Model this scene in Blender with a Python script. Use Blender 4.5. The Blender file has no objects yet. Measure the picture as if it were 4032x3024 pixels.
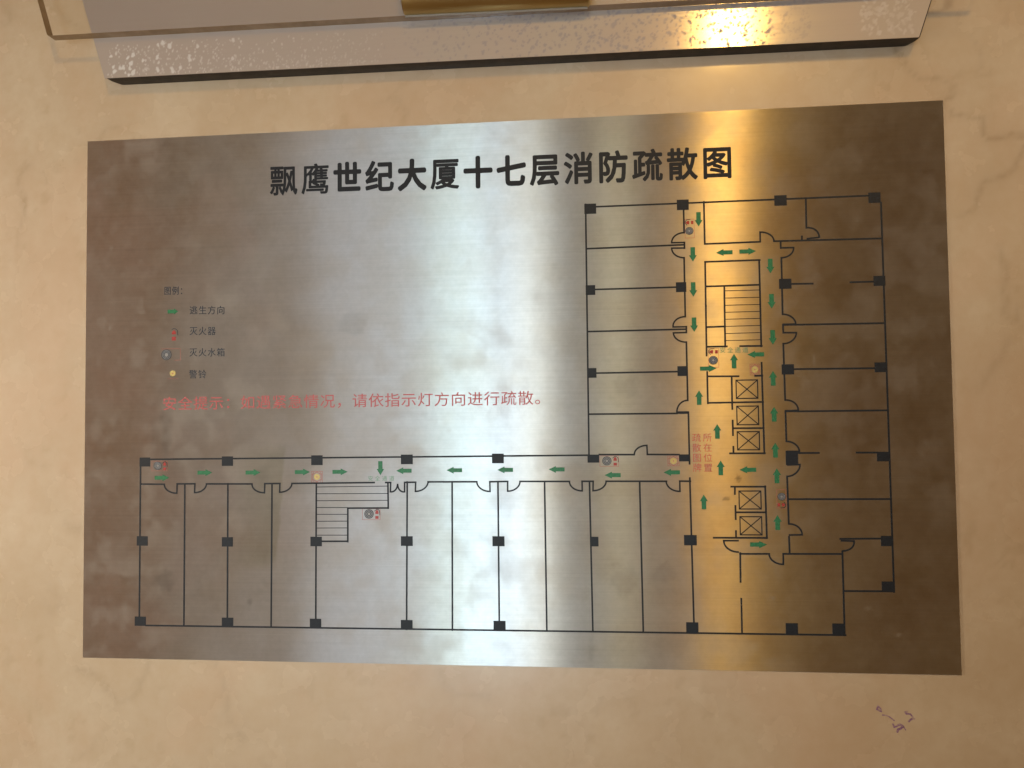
import bpy, math, random
import numpy as np
from mathutils import Vector, Matrix

# ------------------------------------------------------------------ frame of reference
# Plate coordinates in mm: x to the right, y up, z out of the wall, origin at the plan's top left corner.
# World: X right, Z up, -Y out of the wall; the plan's top edge hangs 1.75 m above the floor.
def W(x, y, z=0.0):
    return Vector(((x - 320.0) / 1000.0, -z / 1000.0, 1.75 + y / 1000.0))

scene = bpy.context.scene
col = scene.collection

# ------------------------------------------------------------------ camera
cd = bpy.data.cameras.new('camera')
cam = bpy.data.objects.new('camera', cd)
col.objects.link(cam)
scene.camera = cam
cd.sensor_width = 36.0
cd.lens = 36.0 * 3140.0 / 4032.0
cd.clip_start = 0.01
cd.clip_end = 50.0
RP = [[0.99492559, -0.01132303, -0.09997428], [0.01512977, 0.99918578, 0.03740143], [0.09946939, -0.03872423, 0.99428682]]
def to_world(v):
    return Vector((v[0], -v[2], v[1]))
ax, ay, az = (to_world(r) for r in RP)
m = Matrix.Identity(4)
for i in range(3):
    m[i][0], m[i][1], m[i][2] = ax[i], ay[i], az[i]
cw = W(*(390.674, -218.162, 581.761))
m[0][3], m[1][3], m[2][3] = cw
cam.matrix_world = m

# ------------------------------------------------------------------ light
scene.view_settings.view_transform = 'Standard'
scene.view_settings.look = 'None'
scene.view_settings.gamma = 1.0
scene.view_settings.exposure = 0.0
world = bpy.data.worlds.new('World')
scene.world = world
world.use_nodes = True
bgn = world.node_tree.nodes['Background']
bgn.inputs['Color'].default_value = (1.0, 0.52, 0.18, 1)
bgn.inputs['Strength'].default_value = 0.15

def area(name, pos, target, sx, sy, power, color, spread=180, shape='RECTANGLE'):
    l = bpy.data.lights.new(name, 'AREA')
    l.shape = shape; l.size = sx; l.size_y = sy
    l.energy = power; l.color = color; l.spread = math.radians(spread)
    o = bpy.data.objects.new(name, l)
    col.objects.link(o)
    o.location = W(*pos)
    d = W(*target) - W(*pos)
    o.rotation_euler = d.to_track_quat('-Z', 'Y').to_euler()
    return o
def spot(name, pos, target, power, color, radius, angle, blend):
    l = bpy.data.lights.new(name, 'SPOT')
    l.energy = power; l.color = color; l.shadow_soft_size = radius
    l.spot_size = math.radians(angle); l.spot_blend = blend
    o = bpy.data.objects.new(name, l)
    col.objects.link(o)
    o.location = W(*pos)
    d = W(*target) - W(*pos)
    o.rotation_euler = d.to_track_quat('-Z', 'Y').to_euler()
    return o
# an orange ceiling downlight behind the camera, a cool spot added with a cone that misses the
# lower right corner, the panes of the window opposite, panels added for the lit far wall, and added fill spots
spot('orange_downlight', (842, 1000, 2000), (500, 320, 0), 37.0, (1.0, 0.57, 0.14), 0.07, 54, 0.95)
spot('cool_fill_spot', (30, -900, 2450), (-250, 500, 0), 29.0, (0.56, 0.78, 1.0), 0.13, 50, 0.14)  # added spot; its cone is shaped to keep cool light off the lower right
area('window_pane_left', (-130, -450, 2500), (150, -250, 0), 0.22, 1.3, 0.56, (0.72, 0.95, 1.0), 44)
area('window_pane_middle', (10, -450, 2500), (150, -250, 0), 0.10, 1.3, 0.03, (1.0, 0.75, 0.75), 50)
area('window_pane_right', (160, -450, 2500), (250, -250, 0), 0.15, 1.3, 0.33, (0.96, 1.0, 0.90), 44)
area('far_wall_panel_cool', (-470, -450, 2500), (50, -250, 0), 0.44, 1.3, 0.40, (0.80, 0.90, 1.0), 38)  # area light added for the cool glow beside the window's reflection
area('far_wall_panel_pale', (-1000, -350, 2500), (0, -200, 0), 0.6, 1.5, 0.15, (1.0, 0.96, 0.90), 36)  # area light added in place of the lit opposite wall
area('far_wall_panel_warm', (-1800, -100, 2300), (-250, -200, 0), 1.0, 2.0, 0.20, (1.0, 0.70, 0.56), 30)  # added panel, gives the plate's left end something warm to reflect
spot('left_fill_spot', (-1400, -300, 900), (-330, -350, 0), 73.0, (1.0, 0.86, 0.64), 0.08, 48, 1.0)  # added fill that washes the left of the wall, outside the plate's reflection
spot('right_orange_fill', (1500, -500, 900), (750, -400, 0), 1.0, (1.0, 0.48, 0.06), 0.08, 120, 1.0)  # added orange fill for the right of the wall
area('floor_glow_panel', (520, -750, 2500), (300, -250, 0), 0.5, 0.7, 0.07, (0.55, 0.75, 1.0), 40)  # area light added to stand for the cool reflection off the floor
area('beige_lamp', (480, 100, 2300), (300, -250, 0), 0.10, 1.0, 0.07, (1.0, 0.95, 0.6), 36)
spot('upper_right_fill', (1900, 560, 1400), (850, 200, 0), 24.0, (1.0, 0.84, 0.58), 0.05, 26, 0.6)  # added fill that brightens only the upper right of the wall

# cycles settings that keep bright reflections clean
scene.cycles.sample_clamp_indirect = 4.0
scene.cycles.use_denoising = True

# ------------------------------------------------------------------ measured layout, plate mm
SEG = [
(53.3,-249.06,386.82,-247.96,1.25),(45.61,-254.45,45.42,-368.36,1.25),(50.67,-374.9,563.78,-373.99,1.25),(45.7,-267.88,64.83,-268.05,1.25),
(75.09,-267.84,89.25,-267.76,1.25),(98.45,-267.9,134.37,-268.0,1.25),(144.4,-267.79,156.2,-267.71,1.25),(165.55,-267.73,228.73,-267.22,1.25),
(237.51,-267.24,241.25,-267.25,1.25),(251.75,-267.17,260.11,-267.08,1.25),(269.39,-266.88,305.72,-266.87,1.25),(315.31,-266.9,328.49,-266.71,1.25),
(337.55,-266.74,373.5,-266.85,1.25),(382.65,-266.76,390.65,-266.79,1.25),(399.96,-266.81,442.9,-266.94,1.25),(81.26,-267.97,81.03,-374.45,1.25),
(115.43,-267.83,115.22,-374.52,1.25),(150.06,-267.92,149.38,-374.58,1.25),(184.42,-267.67,183.75,-374.63,1.25),(253.73,-266.95,252.58,-374.71,1.25),
(287.38,-266.82,286.69,-374.75,1.25),(321.34,-266.92,321.2,-374.22,1.25),(355.47,-266.79,355.75,-374.24,1.25),(387.98,-266.89,388.8,-373.94,1.25),
(423.87,-267.0,424.62,-374.26,1.25),(239.15,-267.25,239.28,-286.15,1.25),(239.28,-286.04,208.54,-286.16,1.25),(208.54,-286.16,208.45,-310.93,1.25),
(188.61,-310.79,208.45,-310.7,1.25),(388.2,-64.62,387.93,-247.85,1.25),(395.94,-66.62,587.57,-65.88,1.25),(596.03,-71.17,597.11,-343.72,1.25),
(395.38,-247.57,420.24,-247.72,1.25),(429.69,-247.67,452.04,-247.93,1.25),(459.38,-264.76,460.32,-374.24,1.25),(452.26,-266.85,459.67,-266.97,1.25),
(458.76,-71.16,458.78,-87.86,1.25),(458.89,-95.04,458.81,-99.15,1.25),(458.43,-106.16,458.43,-148.86,1.25),(459.07,-156.14,458.99,-160.32,1.25),
(458.85,-167.28,459.01,-209.15,1.25),(459.28,-217.78,459.43,-254.46,1.25),(388.51,-97.34,458.12,-96.72,1.25),(394.33,-127.46,452.14,-127.35,1.25),
(388.38,-158.15,458.4,-157.92,1.25),(394.29,-188.53,452.06,-188.4,1.25),(388.6,-218.26,451.15,-218.43,1.25),(473.26,-66.02,473.27,-96.62,1.25),
(473.27,-96.62,512.25,-96.3,1.25),(521.85,-96.23,595.83,-96.67,1.25),(526.4,-96.38,526.43,-101.24,1.25),(526.69,-108.28,526.59,-148.75,1.25),
(533.3,-127.25,547.81,-127.42,1.25),(573.81,-127.16,589.33,-127.15,1.25),(535.58,-156.43,596.02,-156.68,1.25),(526.64,-156.38,526.75,-161.89,1.25),
(526.56,-169.74,526.89,-209.8,1.25),(533.58,-188.0,588.37,-188.27,1.25),(535.6,-217.94,596.57,-217.93,1.25),(526.93,-218.08,527.05,-239.02,1.25),
(535.02,-247.34,549.01,-247.34,1.25),(574.76,-247.29,588.69,-247.39,1.25),(526.93,-263.78,527.31,-297.07,1.25),(527.39,-279.76,596.88,-279.72,1.25),
(527.23,-306.23,527.42,-317.78,1.25),(493.32,-318.23,513.35,-318.11,1.25),(523.03,-318.05,563.19,-317.9,1.25),(563.24,-316.08,563.26,-374.0,1.25),
(562.11,-307.41,589.3,-307.08,1.25),(563.55,-343.55,597.12,-343.41,1.25),(493.42,-317.75,493.22,-337.8,1.25),(475.25,-306.97,512.19,-306.92,1.25),
(511.7,-270.69,512.05,-307.02,1.25),(488.23,-270.88,511.83,-270.94,1.25),(490.71,-271.13,490.61,-276.0,1.25),(490.81,-284.52,490.84,-293.76,1.25),
(490.8,-302.25,490.8,-306.62,1.25),(491.19,-288.99,511.66,-288.98,1.25),(544.66,-66.02,544.51,-87.33,1.25),(541.27,-93.41,541.2,-96.13,1.25),
(473.15,-109.61,511.57,-109.4,1.25),(473.25,-109.62,472.94,-177.23,1.25),(511.23,-109.39,511.26,-171.3,1.25),(473.37,-127.43,511.06,-127.23,1.25),
(486.37,-127.79,486.13,-171.05,1.25),(473.51,-156.76,486.34,-156.56,1.25),(473.22,-170.89,487.24,-170.92,1.25),(496.64,-170.91,511.6,-171.06,1.25),
(473.09,-189.1,473.12,-211.41,1.25),(473.27,-192.17,494.97,-192.42,1.25),(490.15,-192.59,490.14,-215.69,1.25),(473.12,-211.16,511.55,-210.97,1.25),
(511.23,-183.1,511.66,-247.43,1.25),(506.62,-192.26,511.5,-192.24,1.25),(490.2,-224.03,490.22,-234.32,1.25),(490.56,-229.43,511.6,-229.53,1.25),
(490.28,-242.64,490.27,-247.29,1.25),(487.87,-247.27,512.04,-247.33,1.25),(493.47,-349.69,493.47,-353.3,1.2),(493.47,-354.7,493.47,-365.48,1.2),
(493.47,-366.68,493.47,-373.72,1.2),
]
TREAD = [
(185.01,-270.43,239.37,-269.87),(185.0,-275.49,239.34,-275.34),(184.99,-280.66,239.31,-280.35),(184.98,-285.71,208.54,-285.71),
(184.97,-290.76,208.52,-290.73),(184.96,-295.92,208.51,-295.76),(184.95,-300.96,208.49,-300.78),(184.94,-306.23,208.47,-306.14),
(486.64,-130.93,511.46,-130.95),(486.53,-136.14,511.34,-136.19),(486.42,-141.35,511.22,-141.33),(486.32,-146.39,511.35,-146.31),
(486.45,-151.41,511.23,-151.34),(486.34,-156.56,511.36,-156.43),(486.47,-161.71,511.24,-161.45),(486.61,-166.76,511.13,-166.62),
]
DOOR = [
(75.09,-267.96,74.88,-274.86,64.83,-268.05,0),(89.25,-267.76,89.04,-274.42,98.45,-267.9,0),(144.4,-267.79,144.16,-274.62,134.37,-268.0,0),
(156.2,-267.71,155.96,-274.29,165.55,-267.73,0),(241.25,-267.25,240.98,-274.09,246.5,-268.18,0),(251.75,-267.17,251.7,-274.11,246.5,-268.18,0),
(260.11,-267.08,259.84,-273.89,269.39,-266.88,0),(315.31,-266.9,315.46,-273.99,305.72,-266.87,0),(328.49,-266.71,328.41,-273.79,337.55,-266.74,0),
(382.65,-266.76,382.66,-273.66,373.5,-266.85,0),(390.65,-266.79,390.43,-273.56,399.96,-266.81,0),(452.26,-266.85,452.27,-274.16,442.69,-266.92,0),
(429.69,-247.67,429.48,-241.14,420.46,-247.72,0),(458.89,-95.04,449.81,-94.94,458.78,-87.86,0),(458.81,-99.05,449.74,-98.91,458.57,-106.16,0),
(459.07,-156.19,449.64,-156.13,458.43,-148.86,0),(458.99,-160.32,449.8,-160.42,458.95,-167.28,0),(459.18,-217.88,451.16,-217.79,459.01,-209.15,0),
(512.25,-96.21,512.31,-89.34,521.85,-96.23,0),(526.43,-101.14,535.36,-101.23,526.69,-108.28,0),(526.56,-155.98,535.5,-156.09,526.59,-148.75,0),
(526.75,-161.89,535.78,-162.08,526.56,-169.74,0),(526.71,-217.59,535.71,-217.21,526.89,-209.8,0),(527.11,-246.07,535.76,-246.27,527.05,-239.02,0),
(527.12,-255.68,536.0,-255.44,526.93,-263.78,0),(527.12,-304.88,536.2,-304.66,527.31,-297.07,0),(523.03,-318.05,522.86,-325.37,513.35,-318.11,0),
(492.66,-308.94,482.15,-308.98,492.49,-317.02,0),(544.47,-95.17,553.21,-94.47,544.66,-87.31,0),(562.29,-308.69,571.23,-308.87,563.25,-315.76,0),
]
BAR = [
(526.29,-155.38,535.57,-156.97),(526.44,-216.85,535.68,-218.42),(450.93,-216.94,459.5,-218.82),
]
COL = [
(44.81,-247.6,53.33,-254.48),(110.62,-247.17,119.41,-254.34),(180.52,-246.79,189.33,-254.1),(249.08,-246.64,258.0,-253.76),
(317.11,-246.4,325.8,-253.43),(386.83,-247.51,395.29,-253.35),(43.0,-307.57,51.74,-314.68),(41.83,-368.29,50.67,-375.25),
(110.79,-308.01,119.43,-315.03),(110.96,-368.15,119.93,-374.79),(179.83,-307.39,188.6,-314.45),(179.26,-368.0,188.0,-374.79),
(248.71,-306.79,257.6,-313.87),(248.34,-367.93,257.08,-374.64),(316.83,-306.52,325.7,-313.75),(316.98,-367.62,325.82,-374.7),
(388.16,-306.58,393.81,-313.52),(454.45,-305.12,463.38,-312.4),(454.77,-366.64,463.33,-374.09),(523.46,-366.29,531.79,-373.54),
(555.06,-366.04,563.47,-373.89),(589.35,-305.27,597.6,-312.27),(588.98,-336.69,597.73,-343.61),(387.2,-64.24,395.86,-71.75),
(387.32,-124.21,394.27,-131.41),(387.43,-184.82,394.24,-191.9),(453.99,-63.78,462.44,-71.3),(522.76,-63.24,531.39,-70.71),
(587.62,-63.79,595.82,-71.16),(452.21,-123.85,459.56,-130.95),(452.13,-184.53,459.21,-191.59),(452.04,-247.78,459.71,-252.74),
(524.66,-123.45,533.22,-130.6),(525.02,-184.48,533.49,-191.67),(526.32,-245.68,534.81,-255.82),(589.44,-123.22,597.39,-130.22),
(588.48,-184.25,596.5,-191.11),(588.29,-246.85,596.8,-253.46),
]
LIFT = [
(492.75,-194.84,508.49,-208.67),(492.83,-213.41,508.64,-227.4),(492.82,-231.55,508.86,-245.22),(493.1,-273.57,509.0,-287.04),
(493.37,-291.66,509.15,-305.24),
]
ARR = [
(62.95,-263.11,'R','h'),(97.2,-259.37,'R','h'),(135.2,-259.41,'R','h'),(173.7,-259.22,'R','h'),(202.73,-259.18,'R','h'),(233.5,-256.6,'D','v'),
(251.28,-258.57,'L','h'),(289.06,-258.34,'L','h'),(326.77,-258.28,'L','h'),(364.34,-258.11,'L','h'),(404.67,-262.39,'L','h'),(446.72,-260.57,'L','h'),
(469.24,-78.53,'D','v'),(464.68,-103.95,'D','v'),(486.89,-103.2,'L','h'),(503.34,-102.93,'R','h'),(464.47,-129.33,'D','v'),(518.9,-113.98,'D','v'),
(519.17,-139.29,'D','v'),(464.55,-154.82,'D','v'),(519.38,-165.07,'D','v'),(507.3,-177.03,'L','h'),(473.87,-186.54,'R','h'),(492.08,-181.53,'U','v'),
(518.94,-194.28,'U','v'),(467.05,-207.28,'U','v'),(519.06,-219.79,'U','v'),(479.31,-231.53,'U','v'),(519.32,-245.19,'U','v'),(481.17,-257.51,'U','v'),
(499.96,-258.96,'L','h'),(519.93,-263.27,'U','v'),(468.89,-281.67,'U','v'),(519.63,-296.12,'U','v'),(506.16,-311.63,'R','h'),(71.0,-135.76,'R','s'),
]
TEXT = [
('title_character','飘',159.13,-37.75,18.63,21.48,0.019799999999999998,'k'),('title_character','鹰',184.07,-37.78,18.63,21.48,0.0189,'k'),
('title_character','世',209.01,-37.8,18.63,21.48,0.0405,'k'),('title_character','纪',233.94,-37.82,18.63,21.48,0.036000000000000004,'k'),
('title_character','大',258.88,-37.85,18.63,21.48,0.0468,'k'),('title_character','厦',283.82,-37.87,18.63,21.48,0.0261,'k'),
('title_character','十',308.75,-37.89,18.63,21.48,0.0468,'k'),('title_character','七',333.69,-37.92,18.63,21.48,0.0468,'k'),
('title_character','层',358.63,-37.94,18.63,21.48,0.036000000000000004,'k'),('title_character','消',383.56,-37.96,18.63,21.48,0.033299999999999996,'k'),
('title_character','防',408.5,-37.99,18.63,21.48,0.036000000000000004,'k'),('title_character','疏',433.44,-38.01,18.63,21.48,0.0297,'k'),
('title_character','散',458.37,-38.03,18.63,21.48,0.0297,'k'),('title_character','图',483.31,-38.05,18.63,21.48,0.028800000000000003,'k'),
('notice_character','安',68.82,-206.72,10.0,9.6,0.003,'r'),('notice_character','全',81.26,-206.69,10.0,9.6,0.003,'r'),
('notice_character','提',93.69,-206.66,10.0,9.6,0.003,'r'),('notice_character','示',106.12,-206.63,10.0,9.6,0.003,'r'),
('notice_character','：',118.56,-206.6,10.0,9.6,0.003,'r'),('notice_character','如',130.99,-206.57,10.0,9.6,0.003,'r'),
('notice_character','遇',143.42,-206.54,10.0,9.6,0.003,'r'),('notice_character','紧',155.86,-206.51,10.0,9.6,0.003,'r'),
('notice_character','急',168.29,-206.49,10.0,9.6,0.003,'r'),('notice_character','情',180.72,-206.46,10.0,9.6,0.003,'r'),
('notice_character','况',193.16,-206.43,10.0,9.6,0.003,'r'),('notice_character','，',205.59,-206.4,10.0,9.6,0.003,'r'),
('notice_character','请',218.02,-206.37,10.0,9.6,0.003,'r'),('notice_character','依',230.46,-206.34,10.0,9.6,0.003,'r'),
('notice_character','指',242.89,-206.31,10.0,9.6,0.003,'r'),('notice_character','示',255.32,-206.28,10.0,9.6,0.003,'r'),
('notice_character','灯',267.75,-206.25,10.0,9.6,0.003,'r'),('notice_character','方',280.19,-206.23,10.0,9.6,0.003,'r'),
('notice_character','向',292.62,-206.2,10.0,9.6,0.003,'r'),('notice_character','进',305.05,-206.17,10.0,9.6,0.003,'r'),
('notice_character','行',317.49,-206.14,10.0,9.6,0.003,'r'),('notice_character','疏',329.92,-206.11,10.0,9.6,0.003,'r'),
('notice_character','散',342.35,-206.08,10.0,9.6,0.003,'r'),('notice_character','。',354.79,-206.05,10.0,9.6,0.003,'r'),
('legend_character','图',66.62,-119.66,4.9,6.1,0.004,'s'),('legend_character','例',73.02,-119.8,4.9,6.1,0.004,'s'),
('legend_character','：',79.42,-119.95,4.9,6.1,0.004,'s'),('legend_character','逃',87.64,-135.26,5.6,6.1,0.004,'s'),
('legend_character','生',94.92,-135.42,5.6,6.1,0.004,'s'),('legend_character','方',102.2,-135.58,5.6,6.1,0.004,'s'),
('legend_character','向',109.47,-135.74,5.6,6.1,0.004,'s'),('legend_character','灭',87.71,-151.28,5.6,6.1,0.004,'s'),
('legend_character','火',94.93,-151.41,5.6,6.1,0.004,'s'),('legend_character','器',102.16,-151.54,5.6,6.1,0.004,'s'),
('legend_character','灭',87.62,-167.68,5.6,6.1,0.004,'s'),('legend_character','火',94.93,-167.8,5.6,6.1,0.004,'s'),
('legend_character','水',102.25,-167.92,5.6,6.1,0.004,'s'),('legend_character','箱',109.57,-168.04,5.6,6.1,0.004,'s'),
('legend_character','警',87.52,-184.47,5.6,6.1,0.004,'s'),('legend_character','铃',94.85,-184.54,5.6,6.1,0.004,'s'),
('location_character','疏',464.64,-236.07,5.4,5.6,0.0,'r'),('location_character','散',464.69,-243.19,5.4,5.6,0.0,'r'),
('location_character','图',464.74,-250.31,5.4,5.6,0.0,'r'),('location_character','牌',464.79,-257.43,5.4,5.6,0.0,'r'),
('location_character','所',472.28,-235.98,5.4,5.6,0.0,'r'),('location_character','在',472.32,-243.14,5.4,5.6,0.0,'r'),
('location_character','位',472.37,-250.3,5.4,5.6,0.0,'r'),('location_character','置',472.42,-257.47,5.4,5.6,0.0,'r'),
('exit_character','安',484.29,-173.63,3.7,3.8,0.006,'g'),('exit_character','全',489.55,-173.7,3.7,3.8,0.006,'g'),
('exit_character','通',494.82,-173.77,3.7,3.8,0.006,'g'),('exit_character','道',500.08,-173.84,3.7,3.8,0.006,'g'),
('exit_character','安',225.93,-264.28,3.4,3.6,0.0,'g'),('exit_character','全',231.28,-264.24,3.4,3.6,0.0,'g'),
('exit_character','通',236.63,-264.21,3.4,3.6,0.0,'g'),('exit_character','道',241.98,-264.18,3.4,3.6,0.0,'g'),
]
CAB = [
(402.39,-252.33,13.38,7.52,0),(226.37,-290.66,13.46,8.02,0),(61.02,-254.16,12.45,7.35,0),(462.75,-85.05,13.64,6.59,1),(477.77,-178.99,13.58,7.22,1),
(522.67,-279.58,12.93,6.31,3),
]
LEG = {'ext': (71.87, -153.21), 'coil': (65.96, -169.02)}
BELL = [
(184.91,-262.9,8.38,8.25,True),(448.12,-252.47,8.04,6.99,True),(506.45,-187.81,6.77,7.73,True),(71.14,-183.4,8.36,8.07,False),
]
VEINS = [
([(615.43,39.02),(621.35,26.44),(627.44,20.55),(637.8,18.87),(643.37,14.15),(642.1,6.48),(635.29,4.63)],3.0,0.55),
([(641.2,-5.61),(645.17,-11.32),(654.43,-12.33),(663.61,-14.97),(661.81,-23.11),(667.23,-29.93),(679.55,-28.32),(695.87,-27.44)],3.0,0.62),
([(689.47,-36.4),(683.08,-44.83),(679.77,-52.31),(666.16,-62.64),(660.77,-71.14),(656.36,-80.77),(651.07,-86.02)],3.4,0.6),
([(659.36,45.32),(659.93,30.91),(661.64,19.77)],2.4,0.3),([(674.96,-105.17),(679.02,-120.41),(680.47,-152.71),(686.34,-158.21)],3.0,0.4),
([(677.87,-169.8),(671.45,-180.38),(669.01,-193.18),(664.28,-198.45)],3.0,0.35),
([(55.19,-405.5),(43.0,-426.55),(31.92,-433.16),(13.16,-420.28),(-6.93,-413.73)],4.0,0.35),
([(104.64,-401.66),(108.92,-413.59),(116.24,-441.93),(125.89,-458.7)],3.0,0.38),
([(-51.32,-17.81),(-57.62,-34.8),(-56.18,-44.71),(-60.97,-76.48)],3.5,0.35),([(-15.76,-297.5),(-3.07,-301.02)],5,0.3),
([(-36.69,-355.57),(-27.71,-362.54),(-17.65,-355.35),(-32.98,-346.09)],6,0.25),([(275.01,-405.59),(286.32,-417.57),(310.11,-420.9)],4,0.3),
([(-67.57,115.03),(-63.5,107.24),(-67.38,101.21),(-75.3,100.44)],3.5,0.35),([(240.47,21.63),(249.97,19.96),(255.26,11.43),(252.24,2.15)],3.5,0.3),
([(9.24,2.85),(16.83,13.51),(21.98,9.59)],3,0.3),([(-49.73,-236.72),(-45.7,-249.93),(-31.53,-255.98)],4,0.25),
([(-3.78,-475.17),(7.37,-466.74),(20.98,-459.42)],3,0.2),([(686.81,-144.28),(690.33,-159.37)],3,0.3),
]
INK = [
([(587.06,-426.27),(585.56,-425.68),(583.81,-424.85),(584.58,-422.49),(585.91,-424.02),(586.79,-425.24)],1.15),
([(587.3,-428.57),(589.73,-428.82),(591.84,-429.64),(593.77,-431.09),(595.26,-432.3)],0.9),([(594.2,-434.26),(594.98,-436.73),(596.82,-436.06)],1.2),
([(597.14,-435.43),(598.97,-434.91),(600.76,-435.95),(599.2,-437.55),(597.51,-438.22),(596.76,-440.11)],1.6),
([(601.06,-436.25),(602.57,-438.45)],0.8),
([(604.02,-425.9),(602.56,-426.31),(603.28,-427.41),(605.85,-427.47),(607.02,-428.94),(607.64,-430.41),(608.72,-430.92)],1.1),
([(607.12,-430.65),(605.74,-431.52),(604.55,-432.89)],1.3),
]
SMUDGES = [
(20.72,-23.32,4.0,5.5,0.5,0),(44.61,-131.54,3.0,7.0,0.5,0.1),(13.39,-143.39,4.0,6.0,0.35,0),(42.37,-168.54,8.0,13.0,0.55,0),
(56.26,-186.63,9.0,10.0,0.45,0),(51.35,-199.62,7.0,9.0,0.3,0),(415.36,-230.25,14.0,15.0,0.5,0),(419.1,-204.68,9.0,10.0,0.35,0),
(443.02,-324.97,3.0,5.0,0.55,0),(405.89,-337.32,10.0,12.0,0.3,0),(403.33,-359.28,8.0,10.0,0.35,0),(86.59,-23.7,10.0,12.0,0.3,0),
(60.3,-31.05,3.0,4.0,0.3,0),(514.48,-349.23,2.2,1.5,0.7,0),(598.82,-373.32,2.4,1.5,0.6,0),(579.28,-355.39,2.0,1.1,0.4,0),
(600.66,-129.0,3.5,4.0,0.3,0),(536.69,-129.98,2.5,2.0,0.4,0),(67.0,-321.24,6.0,5.0,0.3,0),(97.76,-343.63,5.0,6.0,0.3,0),
(115.68,-223.95,3.0,10.0,0.3,0.2),(194.33,-107.16,2.0,6.0,0.5,0.3),(150.87,-149.47,2.0,5.0,0.45,0.2),(163.01,-76.83,2.0,6.0,0.4,0.3),
(570.06,-37.69,12.0,9.0,0.2,0),(560.41,-204.45,25.0,22.0,0.28,0),(215.9,-150.92,9.0,7.0,0.35,0),(211.19,-138.01,12.0,10.0,0.25,0),
(26.0,-318.56,10.0,14.0,0.3,0),(18.0,-263.31,18.0,14.0,0.35,0),
]
DARKS = [
(493.14,-265.12,2.0,2.4,0.9),(484.69,-279.72,3.0,1.1,0.8),(415.9,-197.94,9.0,10.0,0.25),(410.28,-337.28,10.0,12.0,0.2),(439.83,-332.64,9.0,9.0,0.25),
(387.49,-387.98,4.0,10.0,0.2),(554.65,-223.95,30.0,26.0,0.0),(65.88,-341.62,9.0,8.0,0.3),(132.92,-355.92,3.0,4.0,0.4),(66.47,-229.36,5.0,20.0,0.35),
(211.14,-150.81,14.0,10.0,0.2),
]
SCRATCH = [
([(270.07,-141.76),(286.29,-149.62),(316.13,-164.57),(350.13,-181.13)],0.5,0.6),([(288.67,-142.2),(320.79,-157.82),(347.99,-170.89)],0.9,0.35),
([(309.21,-167.86),(342.19,-180.99),(363.55,-191.52),(376.93,-198.48)],0.5,0.35),([(447.16,-274.54),(449.0,-279.94),(450.81,-286.8)],0.5,0.6),
([(450.38,-284.03),(452.21,-289.91),(454.44,-299.68)],0.5,0.5),([(547.38,-178.05),(550.03,-198.85),(554.16,-222.86)],0.45,0.45),
([(437.23,-145.78),(441.79,-167.13),(446.94,-185.06)],0.6,0.4),([(197.6,-261.31),(196.53,-266.44)],0.5,0.5),
([(206.06,-260.32),(204.46,-266.2)],0.5,0.5),([(337.86,-162.74),(332.41,-191.03)],0.3,0.3),([(342.33,-169.65),(345.36,-200.28)],0.3,0.3),
([(409.43,-321.91),(411.5,-329.59)],0.6,0.4),
]

# ------------------------------------------------------------------ material helpers
def mat(name):
    m = bpy.data.materials.new(name)
    m.use_nodes = True
    nt = m.node_tree
    b = nt.nodes['Principled BSDF']
    return m, nt, b
def node(nt, t, **kw):
    n = nt.nodes.new(t)
    for k, v in kw.items():
        setattr(n, k, v)
    return n
def noise(nt, vec, scale, detail=4, rough=0.55, dist=0.0):
    n = node(nt, 'ShaderNodeTexNoise')
    n.inputs['Scale'].default_value = scale
    n.inputs['Detail'].default_value = detail
    n.inputs['Roughness'].default_value = rough
    n.inputs['Distortion'].default_value = dist
    nt.links.new(vec, n.inputs['Vector'])
    return n.outputs['Fac']
def ramp(nt, fac, stops):
    r = node(nt, 'ShaderNodeValToRGB')
    e = r.color_ramp.elements
    while len(e) < len(stops): e.new(0.5)
    for i, (p, c) in enumerate(stops):
        e[i].position = p
        e[i].color = (c, c, c, 1) if isinstance(c, (int, float)) else (*c, 1)
    nt.links.new(fac, r.inputs['Fac'])
    return r.outputs['Color']
def mrange(nt, fac, a, b, c, d):
    n = node(nt, 'ShaderNodeMapRange')
    for k, v in zip(('From Min', 'From Max', 'To Min', 'To Max'), (a, b, c, d)):
        n.inputs[k].default_value = v
    nt.links.new(fac, n.inputs['Value'])
    return n.outputs['Result']
def mathn(nt, op, a, b):
    n = node(nt, 'ShaderNodeMath', operation=op)
    for i, v in enumerate((a, b)):
        if isinstance(v, (int, float)): n.inputs[i].default_value = v
        else: nt.links.new(v, n.inputs[i])
    return n.outputs[0]
def mixc(nt, fac, a, b, mode='MIX'):
    n = node(nt, 'ShaderNodeMix', data_type='RGBA', blend_type=mode)
    for s, v in ((n.inputs[0], fac), (n.inputs[6], a), (n.inputs[7], b)):
        if isinstance(v, (int, float)): s.default_value = v
        elif isinstance(v, tuple): s.default_value = (*v, 1)
        else: nt.links.new(v, s)
    return n.outputs[2]
def obj_coords(nt, scale=(1, 1, 1)):
    tc = node(nt, 'ShaderNodeTexCoord')
    mp = node(nt, 'ShaderNodeMapping')
    mp.inputs['Scale'].default_value = scale
    nt.links.new(tc.outputs['Object'], mp.inputs['Vector'])
    return mp.outputs['Vector']
def attr(nt, name, out='Fac'):
    a = node(nt, 'ShaderNodeAttribute', attribute_name=name)
    return a.outputs[out]
def bump(nt, h, strength, dist):
    b = node(nt, 'ShaderNodeBump')
    b.inputs['Strength'].default_value = strength
    b.inputs['Distance'].default_value = dist
    nt.links.new(h, b.inputs['Height'])
    return b.outputs['Normal']

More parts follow.
